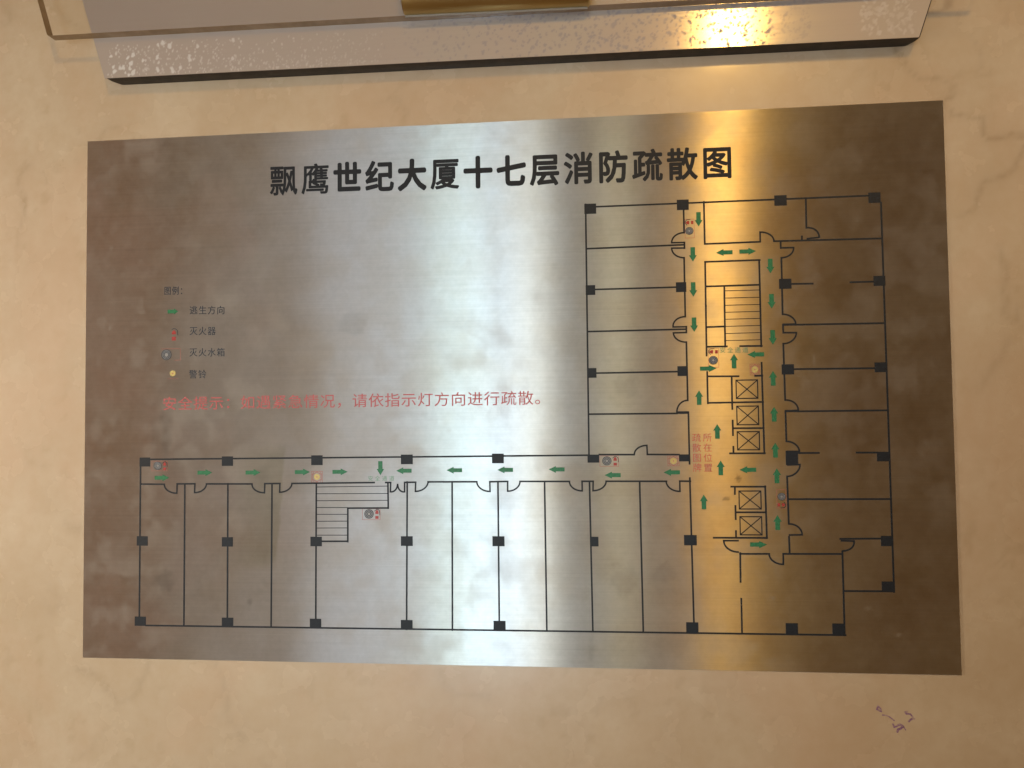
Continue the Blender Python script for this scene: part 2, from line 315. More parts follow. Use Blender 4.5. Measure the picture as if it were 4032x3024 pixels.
# ------------------------------------------------------------------ numpy noise for stains and veins
rng = np.random.default_rng(7)
def vnoise(x, y, cell, seed, octaves=3):
    out = np.zeros_like(x); amp = 1.0; tot = 0.0
    for o in range(octaves):
        r = np.random.default_rng(seed * 31 + o)
        g = r.random((97, 101))
        u = x / cell; v = y / cell
        i = np.floor(u).astype(int); j = np.floor(v).astype(int)
        fu = u - i; fv = v - j
        fu = fu * fu * (3 - 2 * fu); fv = fv * fv * (3 - 2 * fv)
        a = g[i % 97, j % 101]; b = g[(i + 1) % 97, j % 101]
        c = g[i % 97, (j + 1) % 101]; d = g[(i + 1) % 97, (j + 1) % 101]
        out += amp * ((a * (1 - fu) + b * fu) * (1 - fv) + (c * (1 - fu) + d * fu) * fv)
        tot += amp; amp *= 0.5; cell = cell / 2.03
    return out / tot
def sm(a, b, v):
    t = np.clip((v - a) / (b - a), 0, 1)
    return t * t * (3 - 2 * t)
def seg_dist(x, y, pts):
    best = np.full_like(x, 1e9)
    for (x0, y0), (x1, y1) in zip(pts[:-1], pts[1:]):
        dx, dy = x1 - x0, y1 - y0
        t = np.clip(((x - x0) * dx + (y - y0) * dy) / (dx * dx + dy * dy), 0, 1)
        best = np.minimum(best, np.hypot(x - x0 - t * dx, y - y0 - t * dy))
    return best
def blob(x, y, cx, cy, rx, ry, soft=0.5, seed=1, wob=0.5, rot=0.0):
    c, s = math.cos(rot), math.sin(rot)
    u = ((x - cx) * c + (y - cy) * s) / rx
    v = (-(x - cx) * s + (y - cy) * c) / ry
    d = np.hypot(u, v) + (vnoise(x, y, max(rx, ry) * 0.6, seed, 3) - 0.5) * 2 * wob
    return 1 - sm(1 - soft, 1 + soft * 0.3, d)

# ------------------------------------------------------------------ mesh helpers (all in plate mm)
def tag(o, label=None, cat=None, kind=None, group=None):
    if label: o['label'] = label
    if cat: o['category'] = cat
    if kind: o['kind'] = kind
    if group: o['group'] = group
    return o
def link(name, me, material, parent=None):
    o = bpy.data.objects.new(name, me)
    col.objects.link(o)
    if parent is not None: o.parent = parent
    for mm_ in (material if isinstance(material, (list, tuple)) else [material]):
        if len(me.materials) < (len(material) if isinstance(material, (list, tuple)) else 1):
            me.materials.append(mm_)
    return o
def grid_sheet(x0, x1, y0, y1, step, z, zb):
    """front face as a fine grid plus four side faces; returns mesh and the grid coordinates"""
    nx = int(round((x1 - x0) / step)) + 1; ny = int(round((y1 - y0) / step)) + 1
    xs = np.linspace(x0, x1, nx); ys = np.linspace(y0, y1, ny)
    X, Y = np.meshgrid(xs, ys)
    n = nx * ny
    co = np.zeros((n + 8, 3), np.float32)
    co[:n, 0] = X.ravel() / 1000; co[:n, 1] = -z / 1000; co[:n, 2] = Y.ravel() / 1000
    corners = [(x0, y0), (x1, y0), (x1, y1), (x0, y1)]
    for k, (a, b) in enumerate(corners):
        co[n + k] = (a / 1000, -z / 1000, b / 1000)
        co[n + 4 + k] = (a / 1000, -zb / 1000, b / 1000)
    idx = np.arange(n).reshape(ny, nx)
    q = np.stack([idx[:-1, :-1], idx[:-1, 1:], idx[1:, 1:], idx[1:, :-1]], -1).reshape(-1, 4)
    side = np.array([[n + k, n + 4 + k, n + 4 + (k + 1) % 4, n + (k + 1) % 4] for k in range(4)] +
                    [[n + 7, n + 6, n + 5, n + 4]])
    q = np.concatenate([q, side]).astype(np.int32)
    me = bpy.data.meshes.new('sheet')
    me.vertices.add(len(co)); me.vertices.foreach_set('co', co.ravel())
    me.loops.add(q.size); me.loops.foreach_set('vertex_index', q.ravel())
    me.polygons.add(len(q))
    me.polygons.foreach_set('loop_start', np.arange(0, q.size, 4, dtype=np.int32))
    me.polygons.foreach_set('loop_total', np.full(len(q), 4, np.int32))
    me.update(calc_edges=True)
    return me, X.ravel(), Y.ravel()
def add_attr(me, name, vals):
    n = len(me.vertices)
    a = me.attributes.new(name, 'FLOAT', 'POINT')
    v = np.zeros(n, np.float32); v[:len(vals)] = vals
    a.data.foreach_set('value', v)
def add_color(me, name, rgb):
    n = len(me.vertices)
    a = me.attributes.new(name, 'FLOAT_COLOR', 'POINT')
    v = np.ones((n, 4), np.float32); v[:, :3] = rgb.mean(axis=0)
    v[:len(rgb), :3] = rgb
    a.data.foreach_set('color', v.ravel())
class Poly:
    """flat shapes with a little thickness, local mm, z = height of the top above the plate"""
    def __init__(self): self.v = []; self.f = []; self.mi = []
    def prism(self, pts, z, zb=-0.05, mi=0):
        a = sum(pts[i][0] * pts[(i + 1) % len(pts)][1] - pts[(i + 1) % len(pts)][0] * pts[i][1] for i in range(len(pts)))
        if a < 0: pts = pts[::-1]
        n = len(pts); b = len(self.v)
        self.v += [(x, y, z) for x, y in pts] + [(x, y, zb) for x, y in pts]
        self.f.append(tuple(range(b, b + n))); self.mi.append(mi)
        for i in range(n):
            j = (i + 1) % n
            self.f.append((b + i, b + n + i, b + n + j, b + j)); self.mi.append(mi)
    def rect(self, x0, y0, x1, y1, z, mi=0):
        self.prism([(x0, y0), (x1, y0), (x1, y1), (x0, y1)], z, mi=mi)
    def stroke(self, pts, w, z, closed=False, mi=0, ext=0.0):
        """one continuous ribbon with mitred joints"""
        P = [Vector(p) for p in pts]; n = len(P)
        if ext and not closed:
            d0 = (P[0] - P[1]).normalized(); d1 = (P[-1] - P[-2]).normalized()
            P[0] = P[0] + d0 * ext; P[-1] = P[-1] + d1 * ext
        L = []; R = []
        for i in range(n):
            a = P[i - 1] if (i > 0 or closed) else None
            c = P[(i + 1) % n] if (i < n - 1 or closed) else None
            d1 = (P[i] - a).normalized() if a is not None else (c - P[i]).normalized()
            d2 = (c - P[i]).normalized() if c is not None else d1
            n1 = Vector((-d1.y, d1.x)); n2 = Vector((-d2.y, d2.x))
            mt = (n1 + n2)
            mt = mt.normalized() if mt.length > 1e-6 else n1
            k = w / 2 / max(0.35, mt.dot(n1))
            L.append(P[i] + mt * k); R.append(P[i] - mt * k)
        b = len(self.v)
        for zz in (z, -0.05):
            self.v += [(p.x, p.y, zz) for p in L] + [(p.x, p.y, zz) for p in R]
        m_ = n if closed else n - 1
        for i in range(m_):
            j = (i + 1) % n
            self.f.append((b + i, b + n + i, b + n + j, b + j)); self.mi.append(mi)
            self.f.append((b + i, b + j, b + 2 * n + j, b + 2 * n + i)); self.mi.append(mi)
            self.f.append((b + n + i, b + 3 * n + i, b + 3 * n + j, b + n + j)); self.mi.append(mi)
        if not closed:
            self.f.append((b, b + 2 * n, b + 3 * n, b + n)); self.mi.append(mi)
            self.f.append((b + n - 1, b + 2 * n - 1, b + 4 * n - 1, b + 3 * n - 1)); self.mi.append(mi)
    def ellipse(self, cx, cy, rx, ry, z, n=28, mi=0):
        self.prism([(cx + rx * math.cos(2 * math.pi * k / n), cy + ry * math.sin(2 * math.pi * k / n)) for k in range(n)], z, mi=mi)
    def ring(self, cx, cy, rx, ry, w, z, n=28, mi=0):
        self.stroke([(cx + rx * math.cos(2 * math.pi * k / n), cy + ry * math.sin(2 * math.pi * k / n)) for k in range(n)], w, z, closed=True, mi=mi)
    def mesh(self, name):
        me = bpy.data.meshes.new(name)
        me.from_pydata([(x / 1000, -z / 1000, y / 1000) for x, y, z in self.v], [], self.f)
        me.polygons.foreach_set('material_index', self.mi)
        me.update()
        return me
    def build(self, name, material, parent, loc=(0, 0)):
        me = self.mesh(name)
        for m_ in (material if isinstance(material, (list, tuple)) else [material]): me.materials.append(m_)
        o = bpy.data.objects.new(name, me)
        col.objects.link(o); o.parent = parent
        o.location = (loc[0] / 1000, 0, loc[1] / 1000)
        return o

# ------------------------------------------------------------------ the wall
WALL_Z = -1.3                       # the marble face lies one plate thickness behind the plan's face
wall_root_off = W(0, 0, 0)
me, X, Y = grid_sheet(-560, 1240, -860, 560, 3.0, WALL_Z, WALL_Z - 30)
nz = vnoise(X + 900, Y + 900, 42, 3, 5); nz2 = vnoise(X + 900, Y + 900, 190, 5, 4)
wx = X + (vnoise(X + 900, Y + 900, 30, 11, 4) - 0.5) * 22
wy = Y + (vnoise(X + 900, Y + 900, 30, 12, 4) - 0.5) * 22
vein = np.zeros_like(X)
for pts, wdt, s in VEINS:
    d = seg_dist(wx, wy, pts)
    vein = np.maximum(vein, s * (0.8 * np.exp(-(d / (wdt * 0.55)) ** 1.3) + 0.25 * np.exp(-(d / (wdt * 3.2)) ** 1.3)) * (0.45 + 0.9 * vnoise(X + 900, Y + 900, 18, 21, 3)))
vr = random.Random(12)
for k in range(70):                 # short natural cracks all over the slab
    px_, py_ = vr.uniform(-560, 1240), vr.uniform(-860, 560)
    if -10 < px_ < 650 and -410 < py_ < 10: continue
    a = vr.uniform(0, 6.28); pts = [(px_, py_)]
    for j in range(vr.randint(3, 6)):
        a += vr.uniform(-0.9, 0.9); L_ = vr.uniform(10, 28)
        pts.append((pts[-1][0] + L_ * math.cos(a), pts[-1][1] + L_ * math.sin(a)))
    d = seg_dist(wx, wy, pts)
    vein = np.maximum(vein, vr.uniform(0.10, 0.3) * np.exp(-(d / vr.uniform(1.2, 3.0)) ** 1.2) * (0.3 + vnoise(X + 900, Y + 900, 14, 40 + k, 2)))
cloud = sm(0.15, 0.9, nz) * 0.6 + sm(0.2, 0.8, nz2) * 0.4
speck = sm(0.66, 0.78, vnoise(X + 900, Y + 900, 9, 31, 3)) * sm(0.45, 0.6, vnoise(X + 900, Y + 900, 60, 33, 2))
add_attr(me, 'vein', vein); add_attr(me, 'cloud', cloud); add_attr(me, 'speck', speck)
m_wall, nt, b = mat('marble')
vec = obj_coords(nt)
fine = noise(nt, vec, 90, 8, 0.62)
c1 = mixc(nt, attr(nt, 'cloud'), (0.57, 0.445, 0.31), (0.67, 0.56, 0.42))
c1 = mixc(nt, mrange(nt, fine, 0.35, 0.65, 0.0, 0.35), c1, (0.52, 0.38, 0.235))
pk = noise(nt, vec, 7.0, 5, 0.6, 0.6)
c1 = mixc(nt, mrange(nt, pk, 0.45, 0.62, 0.0, 0.32), c1, (0.60, 0.40, 0.26))
c1 = mixc(nt, mathn(nt, 'MULTIPLY', attr(nt, 'speck'), 0.2), c1, (0.40, 0.28, 0.16))
c1 = mixc(nt, mathn(nt, 'MULTIPLY', attr(nt, 'vein'), 0.85), c1, (0.34, 0.24, 0.15))
nt.links.new(c1, b.inputs['Base Color'])
nt.links.new(mrange(nt, noise(nt, vec, 30, 4), 0.3, 0.7, 0.22, 0.30), b.inputs['Roughness'])
nt.links.new(bump(nt, noise(nt, vec, 45, 3), 0.05, 0.0008), b.inputs['Normal'])
b.inputs['Specular IOR Level'].default_value = 0.42
b.inputs['Coat Weight'].default_value = 0.5
b.inputs['Coat Roughness'].default_value = 0.07
wall = link('wall', me, m_wall)
wall.location = W(0, 0, 0)
tag(wall, 'polished beige marble wall slab behind the two signs', kind='structure')

# violet ink scribbles and two dark pits on the marble
m_ink, nt, b = mat('violet_ink')
vec = obj_coords(nt)
nt.links.new(mixc(nt, mrange(nt, noise(nt, vec, 600, 3), 0.4, 0.62, 0, 1), (0.25, 0.12, 0.25), (0.47, 0.33, 0.32)), b.inputs['Base Color'])
b.inputs['Roughness'].default_value = 0.5
for pts, w_ in INK:
    P = Poly(); P.stroke(pts, w_, WALL_Z + 0.05, ext=0.2)
    # keep the ink a film lying on the stone
    P.v = [(x, y, z if z > -1.26 else z) if z != -0.05 else (x, y, WALL_Z - 0.02) for x, y, z in P.v]
    P.build('ink_mark', m_ink, wall)

# ------------------------------------------------------------------ metals and inks
def vec_const(nt, v):
    n = node(nt, 'ShaderNodeCombineXYZ')
    for i in range(3): n.inputs[i].default_value = v[i]
    return n.outputs[0]
m_plate, nt, b = mat('brushed_steel')
vec = obj_coords(nt, (9, 1, 1700))
st = noise(nt, vec, 1.0, 5, 0.6)
vec2 = obj_coords(nt, (2.5, 1, 420))
st2 = noise(nt, vec2, 1.0, 4, 0.6)
streak = mathn(nt, 'ADD', mathn(nt, 'MULTIPLY', st, 0.6), mathn(nt, 'MULTIPLY', st2, 0.4))
mott = noise(nt, obj_coords(nt), 34, 7, 0.65)
mott2 = noise(nt, obj_coords(nt, (1, 1, 1.0)), 210, 4, 0.7)
cb = mixc(nt, 1.0, attr(nt, 'tint', 'Color'), ramp(nt, streak, [(0.25, 0.80), (0.75, 1.0)]), 'MULTIPLY')
cb = mixc(nt, 1.0, cb, ramp(nt, mott, [(0.3, (0.90, 0.885, 0.875)), (0.68, 1.0)]), 'MULTIPLY')
cb = mixc(nt, 1.0, cb, ramp(nt, mott2, [(0.35, 0.92), (0.65, 1.0)]), 'MULTIPLY')
nt.links.new(cb, b.inputs['Base Color'])
b.inputs['Metallic'].default_value = 1.0
b.inputs['Anisotropic'].default_value = 1.0
nt.links.new(mathn(nt, 'ADD', mrange(nt, mott, 0.3, 0.7, 0.41, 0.45), mathn(nt, 'MULTIPLY', attr(nt, 'haze'), 0.10)), b.inputs['Roughness'])
nt.links.new(vec_const(nt, (0.0, 0.0, 1.0)), b.inputs['Tangent'])
nt.links.new(bump(nt, streak, 0.035, 0.0003), b.inputs['Normal'])
# the fine horizontal grain: a second, much narrower lobe that draws reflections into upright streaks
ga = node(nt, 'ShaderNodeBsdfAnisotropic')
nt.links.new(cb, ga.inputs['Color'])
ga.inputs['Anisotropy'].default_value = 0.78
nt.links.new(mrange(nt, mott, 0.3, 0.7, 0.275, 0.30), ga.inputs['Roughness'])
nt.links.new(vec_const(nt, (1.0, 0.0, 0.0)), ga.inputs['Tangent'])
nt.links.new(b.inputs['Normal'].links[0].from_socket, ga.inputs['Normal'])
mg = node(nt, 'ShaderNodeMixShader'); mg.inputs[0].default_value = 0.58
nt.links.new(b.outputs[0], mg.inputs[1]); nt.links.new(ga.outputs[0], mg.inputs[2])
# thin film of dust and grease: a diffuse layer over the metal
out = nt.nodes['Material Output']
df = node(nt, 'ShaderNodeBsdfDiffuse')
df.inputs['Color'].default_value = (0.46, 0.42, 0.38, 1)
ms = node(nt, 'ShaderNodeMixShader')
fac = mathn(nt, 'ADD', mathn(nt, 'MULTIPLY', attr(nt, 'haze'), 0.34), mrange(nt, mott, 0.35, 0.7, 0.05, 0.12))
nt.links.new(fac, ms.inputs[0]); nt.links.new(mg.outputs[0], ms.inputs[1]); nt.links.new(df.outputs[0], ms.inputs[2])
nt.links.new(ms.outputs[0], out.inputs['Surface'])

def ink(name, c, rough=0.42, var=0.35, spec=0.5):
    m_, nt, b = mat(name)
    vec = obj_coords(nt)
    d = tuple(v * (1 - var) for v in c)
    nt.links.new(mixc(nt, mrange(nt, noise(nt, vec, 900, 3), 0.3, 0.7, 0, 1), d, c), b.inputs['Base Color'])
    b.inputs['Roughness'].default_value = rough
    b.inputs['Specular IOR Level'].default_value = spec
    return m_
m_black = ink('black_enamel', (0.016, 0.019, 0.026), 0.5, spec=0.28)
m_slate = ink('slate_print', (0.035, 0.050, 0.075), spec=0.3)
m_green = ink('green_enamel', (0.038, 0.235, 0.10), spec=0.3)
m_faded = ink('faded_green_print', (0.16, 0.33, 0.20), var=0.1)
m_red = ink('red_enamel', (0.58, 0.14, 0.145), var=0.15, spec=0.3)
m_redline = ink('faded_red_print', (0.50, 0.19, 0.16), var=0.15, spec=0.3)
m_brightred = ink('bright_red_print', (0.45, 0.055, 0.05), var=0.2, spec=0.3)
m_yellow = ink('yellow_print', (0.66, 0.52, 0.17), var=0.12)
m_pale = ink('pale_print', (0.34, 0.33, 0.33), var=0.1, spec=0.3)

# ------------------------------------------------------------------ the evacuation plan
sign = bpy.data.objects.new('evacuation_plan_sign', None)
col.objects.link(sign)
sign.location = W(0, 0, 0)
sign.empty_display_size = 0.05
tag(sign, 'brushed steel evacuation plan plate with Chinese title and floor plan, below the other sign', 'evacuation plan')

me, X, Y = grid_sheet(0, 640, -400, 0, 1.25, 0.0, WALL_Z - 0.1)
x_, y_ = X + 50, Y + 450
# base tint of the steel: clean grey, browner in tarnished blotches and towards the left end
brown = sm(0.35, 0.75, vnoise(x_, y_, 120, 41, 4)) * 0.55 + 0.3 * sm(0.4, 0.7, vnoise(x_, y_, 26, 43, 5))
brown = np.clip(brown + 0.25 * (1 - sm(20, 150, X)) , 0, 1)
pink = 0.4 * sm(0.56, 0.7, vnoise(x_, y_, 75, 45, 3)) * (1 - sm(120, 230, X))
# darker, browner patch with a ragged right edge
edge = 158 + (Y + 270) * 0.085 + (vnoise(x_, y_, 9, 51, 3) - 0.5) * 2.2
patch = sm(108, 156, X + (vnoise(x_, y_, 14, 52, 3) - 0.5) * 10) * (1 - sm(edge - 0.6, edge + 0.6, X)) * sm(-336, -322, Y + (vnoise(x_, y_, 14, 55, 3) - 0.5) * 12) * (1 - sm(-250, -236, Y))
patch2 = sm(52, 56, X) * (1 - sm(66, 69, X)) * (1 - sm(-224, -212, Y)) * sm(-262, -240, Y)
tint = np.stack([0.60 - 0.10 * brown + 0.05 * pink, 0.585 - 0.155 * brown - 0.02 * pink, 0.56 - 0.215 * brown - 0.03 * pink], 1)
tint *= (1 - 0.2 * patch - 0.12 * patch2)[:, None]
tint[:, 2] *= 1 - 0.12 * patch
haze = 0.55 * sm(0.45, 0.75, vnoise(x_, y_, 17, 61, 5)) * sm(0.4, 0.65, vnoise(x_, y_, 90, 62, 2)) * (1 - 0.6 * sm(470, 560, X))
haze += 0.16 * sm(0.5, 0.7, vnoise(x_, y_, 6, 64, 4)) * (1 - 0.6 * sm(470, 560, X))
for cx, cy, rx, ry, s, rot in SMUDGES:
    haze = np.maximum(haze, 0.7 * s * blob(X, Y, cx, cy, rx, ry, 0.35, int(cx) + 3, 0.8, rot) * (0.55 + 0.9 * vnoise(x_, y_, 5, 65, 3)))
rr = random.Random(5)
for k in range(150):                # dried drops
    cx, cy = rr.gauss(150, 110), rr.uniform(-395, -5)
    if rr.random() < 0.35: cx = rr.uniform(5, 635)
    r0 = rr.uniform(0.5, 1.7) * (2.0 if rr.random() < 0.07 else 1)
    k0 = np.abs(X - cx) + np.abs(Y - cy) < 14
    d = np.hypot((X[k0] - cx) / r0, (Y[k0] - cy) / (r0 * rr.uniform(1.0, 1.7)))
    ringy = rr.random() < 0.4
    v = np.exp(-((d - 1) / 0.35) ** 2) if ringy else 1 - sm(0.6, 1.4, d)
    haze[k0] = np.maximum(haze[k0], rr.uniform(0.15, 0.5) * (v if cx < 480 else v * 0.4))
for pts, w_, s in SCRATCH:
    d = seg_dist(X + (vnoise(x_, y_, 20, 71, 2) - 0.5) * 2, Y, pts)
    haze = np.maximum(haze, s * np.exp(-(d / w_) ** 2) * (0.3 + vnoise(x_, y_, 12, 72, 3)))
wipe = vnoise(x_ * 0.10 - y_ * 0.20, y_ * 1.0 + x_ * 0.48, 7, 81, 4)          # diagonal wiping marks
haze = np.clip(haze + 0.13 * sm(0.5, 0.8, wipe) * sm(150, 240, X) * (1 - sm(380, 470, X)), 0, 1)
dark = np.zeros_like(X)
for cx, cy, rx, ry, s in DARKS:
    dark = np.maximum(dark, s * blob(X, Y, cx, cy, rx, ry, 0.6, int(cx), 0.7))
tint *= (1 - 0.6 * dark)[:, None]
add_color(me, 'tint', tint.astype(np.float32)); add_attr(me, 'haze', haze)
link('metal_plate', me, m_plate, sign)

LW = 1.25
Z_T, Z_H, Z_V, Z_D, Z_C = 0.08, 0.10, 0.125, 0.15, 0.19
for a in SEG:
    x0, y0, x1, y1, w_ = a
    horiz = abs(x1 - x0) > abs(y1 - y0)
    P = Poly(); P.stroke([(x0, y0), (x1, y1)], w_, Z_H if horiz else Z_V, ext=w_ / 2 if w_ > 1 else 0)
    P.build('plan_wall', m_black, sign)
for x0, y0, x1, y1 in TREAD:
    P = Poly(); P.stroke([(x0, y0), (x1, y1)], 0.52, Z_T)
    P.build('stair_tread', m_black, sign)
for hx, hy, tx, ty, ex, ey, thick in DOOR:
    P = Poly()
    u = Vector((tx - hx, ty - hy)); v = Vector((ex - hx, ey - hy)); h = Vector((hx, hy))
    arc = [h + u * math.cos(t) + v * math.sin(t) for t in [k * math.pi / 2 / 10 for k in range(11)]]
    P.stroke([(hx, hy)] + [(q.x, q.y) for q in arc], LW * 0.92, Z_D)
    P.build('door_symbol', m_black, sign)
for x0, y0, x1, y1 in BAR:
    P = Poly(); P.rect(x0, y0, x1, y1, Z_D + 0.02); P.build('door_jamb_mark', m_black, sign)
for x0, y0, x1, y1 in COL:
    P = Poly(); cx, cy = (x0 + x1) / 2, (y0 + y1) / 2
    w_, h_ = (x1 - x0) / 2, (y1 - y0) / 2
    P.rect(-w_, -h_, w_, h_, Z_C)
    P.build('column_mark', m_black, sign, (cx, cy))
for x0, y0, x1, y1 in LIFT:
    P = Poly(); w_ = 0.8
    P.stroke([(x0 + .4, y0 - .4), (x1 - .4, y0 - .4), (x1 - .4, y1 + .4), (x0 + .4, y1 + .4)], w_, Z_H, closed=True)
    P.stroke([(x0 + .6, y0 - .6), (x1 - .6, y1 + .6)], 0.7, Z_H - 0.02)
    P.stroke([(x0 + .6, y1 + .6), (x1 - .6, y0 - .6)], 0.7, Z_H - 0.03)
    P.build('elevator_symbol', m_black, sign)

# arrows
def arrow_mesh(L_, t_, hw, hl):
    P = Poly()
    P.prism([(-L_/2, -t_/2), (L_/2 - hl, -t_/2), (L_/2 - hl, -hw/2), (L_/2, 0), (L_/2 - hl, hw/2), (L_/2 - hl, t_/2), (-L_/2, t_/2)], 0.22)
    me = P.mesh('direction_arrow'); me.materials.append(m_green); return me
AM = {'h': arrow_mesh(11.6, 2.9, 5.0, 5.3), 'v': arrow_mesh(10.4, 3.2, 5.6, 4.6), 's': arrow_mesh(8.4, 2.9, 4.4, 3.2)}
for x, y, d, kind in ARR:
    o = bpy.data.objects.new('direction_arrow', AM[kind]); col.objects.link(o); o.parent = sign
    o.location = (x / 1000, 0, y / 1000)
    o.rotation_euler = (0, {'R': 0, 'L': math.pi, 'U': -math.pi / 2, 'D': math.pi / 2}[d], 0)

# writing: the built-in font, one mesh for each character
_glyph = {}
def glyph(ch, off):
    k = (ch, off)
    if k not in _glyph:
        cu = bpy.data.curves.new('g', 'FONT'); cu.body = ch; cu.size = 1.0; cu.offset = off
        cu.resolution_u = 3; cu.fill_mode = 'FRONT'
        ob = bpy.data.objects.new('g', cu); col.objects.link(ob)
        bpy.context.view_layer.update()
        me = bpy.data.meshes.new_from_object(ob)
        vs = [v.co.copy() for v in me.vertices]; fs = [tuple(p.vertices) for p in me.polygons]
        eds = {}
        for f in fs:
            for i in range(len(f)):
                e = (f[i], f[(i + 1) % len(f)]); eds[e] = eds.get(e, 0) + 1
        rim = [e for e in eds if (e[1], e[0]) not in eds]
        col.objects.unlink(ob); bpy.data.objects.remove(ob); bpy.data.curves.remove(cu); bpy.data.meshes.remove(me)
        _glyph[k] = (vs, fs, rim)
    return _glyph[k]
def box_of(ch, off):
    vs = glyph(ch, off)[0]
    return min(v.x for v in vs), max(v.x for v in vs), min(v.y for v in vs), max(v.y for v in vs)
_ref = box_of('国', 0.0)
REFW, REFH = _ref[1] - _ref[0], _ref[3] - _ref[2]
REFX, REFY = (_ref[0] + _ref[1]) / 2, (_ref[2] + _ref[3]) / 2
def character(name, ch, x, y, w, h, off, material, z=0.12):
    """em box centred on x, y; w, h are the ink size a full square character would have"""
    vs, fs, rim = glyph(ch, 0.0)
    n = len(vs)
    if n == 0: return None
    V = []; F = []
    # heavy strokes: the outline laid down nine times, shifted by the extra stroke width, each 2 microns lower
    shifts = [(0, 0)] + ([(math.cos(k * math.pi / 4), math.sin(k * math.pi / 4)) for k in range(8)] if off else [])
    for k, (sx, sy) in enumerate(shifts):
        b0 = len(V)
        for zz in (z - 0.002 * k, -0.05):
            V += [((v.x - REFX) / REFW * w / 1000 + sx * off * w / 1000, -zz / 1000, (v.y - REFY) / REFH * h / 1000 + sy * off * h / 1000) for v in vs]
        F += [tuple(b0 + i for i in f) for f in fs] + [(b0 + b_, b0 + a_, b0 + a_ + n, b0 + b_ + n) for a_, b_ in rim]
    me = bpy.data.meshes.new(name); me.from_pydata(V, [], F); me.update(); me.materials.append(material)
    o = bpy.data.objects.new(name, me); col.objects.link(o); o.parent = sign
    o.location = (x / 1000, 0, y / 1000)
    return o
for name, ch, x, y, w, h, off, mk in TEXT:
    character(name, ch, x, y, w, h, off, {'k': m_black, 's': m_slate, 'r': m_red, 'p': m_redline, 'g': m_faded}[mk])

# fire cabinet symbols: hose coil and extinguisher inside a thin red frame
def cabinet(x, y, w, h, rot, frame=True, ext=True, coil=True, dull=False):
    """rot in quarter turns; local layout is the landscape one"""
    c, s = (1, 0, -1, 0)[rot % 4], (0, 1, 0, -1)[rot % 4]
    def T_(px, py): return (px * c - py * s, px * s + py * c)
    P = Poly()
    P.stroke([T_(-w/2, -h/2), T_(w/2, -h/2), T_(w/2, h/2), T_(-w/2, h/2)], 0.28, 0.06, closed=True)
    f = P.build('fire_cabinet_symbol', m_redline, sign, (x, y))
    if not frame:
        pass
    r = h * 0.44
    P = Poly()
    cx, cy = T_(-w * 0.125, h * 0.03)
    P.ellipse(cx, cy, r, r * 0.97, 0.07, mi=0)
    P.ring(cx, cy, r * 0.93, r * 0.9, r * 0.15, 0.10, mi=1)
    P.ring(cx, cy, r * 0.66, r * 0.64, r * 0.15, 0.10, mi=1)
    P.ring(cx, cy, r * 0.38, r * 0.37, r * 0.14, 0.10, mi=1)
    P.build('hose_coil', [m_pale, m_slate], f)
    P = Poly(); X0 = w * 0.32; bw = w * 0.09
    P.prism([T_(X0 - bw, h*0.03), T_(X0 + bw, h*0.03), T_(X0 + bw, h*0.22), T_(X0 + bw*0.4, h*0.38), T_(X0 - bw*0.4, h*0.38), T_(X0 - bw, h*0.22)], 0.10)
    P.prism([T_(X0 - bw, -h*0.42), T_(X0 + bw, -h*0.42), T_(X0 + bw, -h*0.16), T_(X0 - bw, -h*0.16)], 0.10)
    e = P.build('extinguisher', m_brightred, f)
    P = Poly()
    P.stroke([T_(X0 - bw*1.6, h*0.27), T_(X0 - bw*0.4, h*0.44), T_(X0 + bw*0.8, h*0.44), T_(X0 + bw*1.7, h*0.30), T_(X0 + bw*1.9, -h*0.10)], 0.4, 0.12)
    P.build('extinguisher_hose', m_black, f)
for x, y, w, h, r_ in CAB: cabinet(x, y, w, h, r_)
# the two legend entries
lx, ly = LEG['ext']
P = Poly(); P.rect(-1.6, -4.9, 1.6, -2.0, 0.10); P.prism([(-1.6, -0.2), (1.6, -0.2), (1.6, 1.4), (0.5, 2.8), (-0.5, 2.8), (-1.6, 1.4)], 0.10)
f = P.build('extinguisher_symbol', m_brightred, sign, (lx, ly))
P = Poly(); P.stroke([(-1.8, 3.4), (-0.4, 4.3), (1.2, 4.1), (3.0, 2.6), (3.2, -1.0)], 0.4, 0.12); P.build('extinguisher_hose', m_slate, f)
lx, ly = LEG['coil']
P = Poly(); r = 4.1
P.ellipse(0, 0, r, r, 0.07)
for q in (0.93, 0.68, 0.44): P.ring(0, 0, r * q, r * q, r * 0.15, 0.10, mi=1)
f = P.build('hose_coil_symbol', [m_pale, m_slate], sign, (lx, ly))
P = Poly(); P.stroke([(-4.5, 4.6), (8.5, 4.6), (11.3, 4.4)], 0.3, 0.06); P.stroke([(11.3, 4.0), (11.3, -4.2), (6.5, -4.4)], 0.3, 0.05); P.build('symbol_frame', m_redline, f)

def bell(x, y, w, h, frame=True):
    P = Poly()
    if frame:
        P.stroke([(-w/2, -h/2), (w/2, -h/2), (w/2, h/2), (-w/2, h/2)], 0.3, 0.06, closed=True)
        P.stroke([(w*0.40*math.cos(k*math.pi/6)*(1.14 if k % 2 else 0.94), h*0.40*math.sin(k*math.pi/6)*(1.14 if k % 2 else 0.94)) for k in range(12)], 0.45, 0.06, closed=True)
        for sx in (-1, 1):
            for sy in (-1, 1): P.stroke([(sx*w*0.44, sy*h*0.26), (sx*w*0.26, sy*h*0.45)], 0.3, 0.07)
    else:
        P.stroke([(-w/2, -h/2), (w/2, -h/2)], 0.2, 0.06)
    f = P.build('alarm_bell_symbol', m_redline, sign, (x, y))
    P = Poly(); P.ellipse(0, 0, 2.35, 2.25, 0.10); P.ellipse(0, 0, 0.45, 0.45, 0.13, 10, mi=1)
    P.build('bell_disc', [m_yellow, m_red], f)
for x, y, w, h, fr in BELL: bell(x, y, w, h, fr)

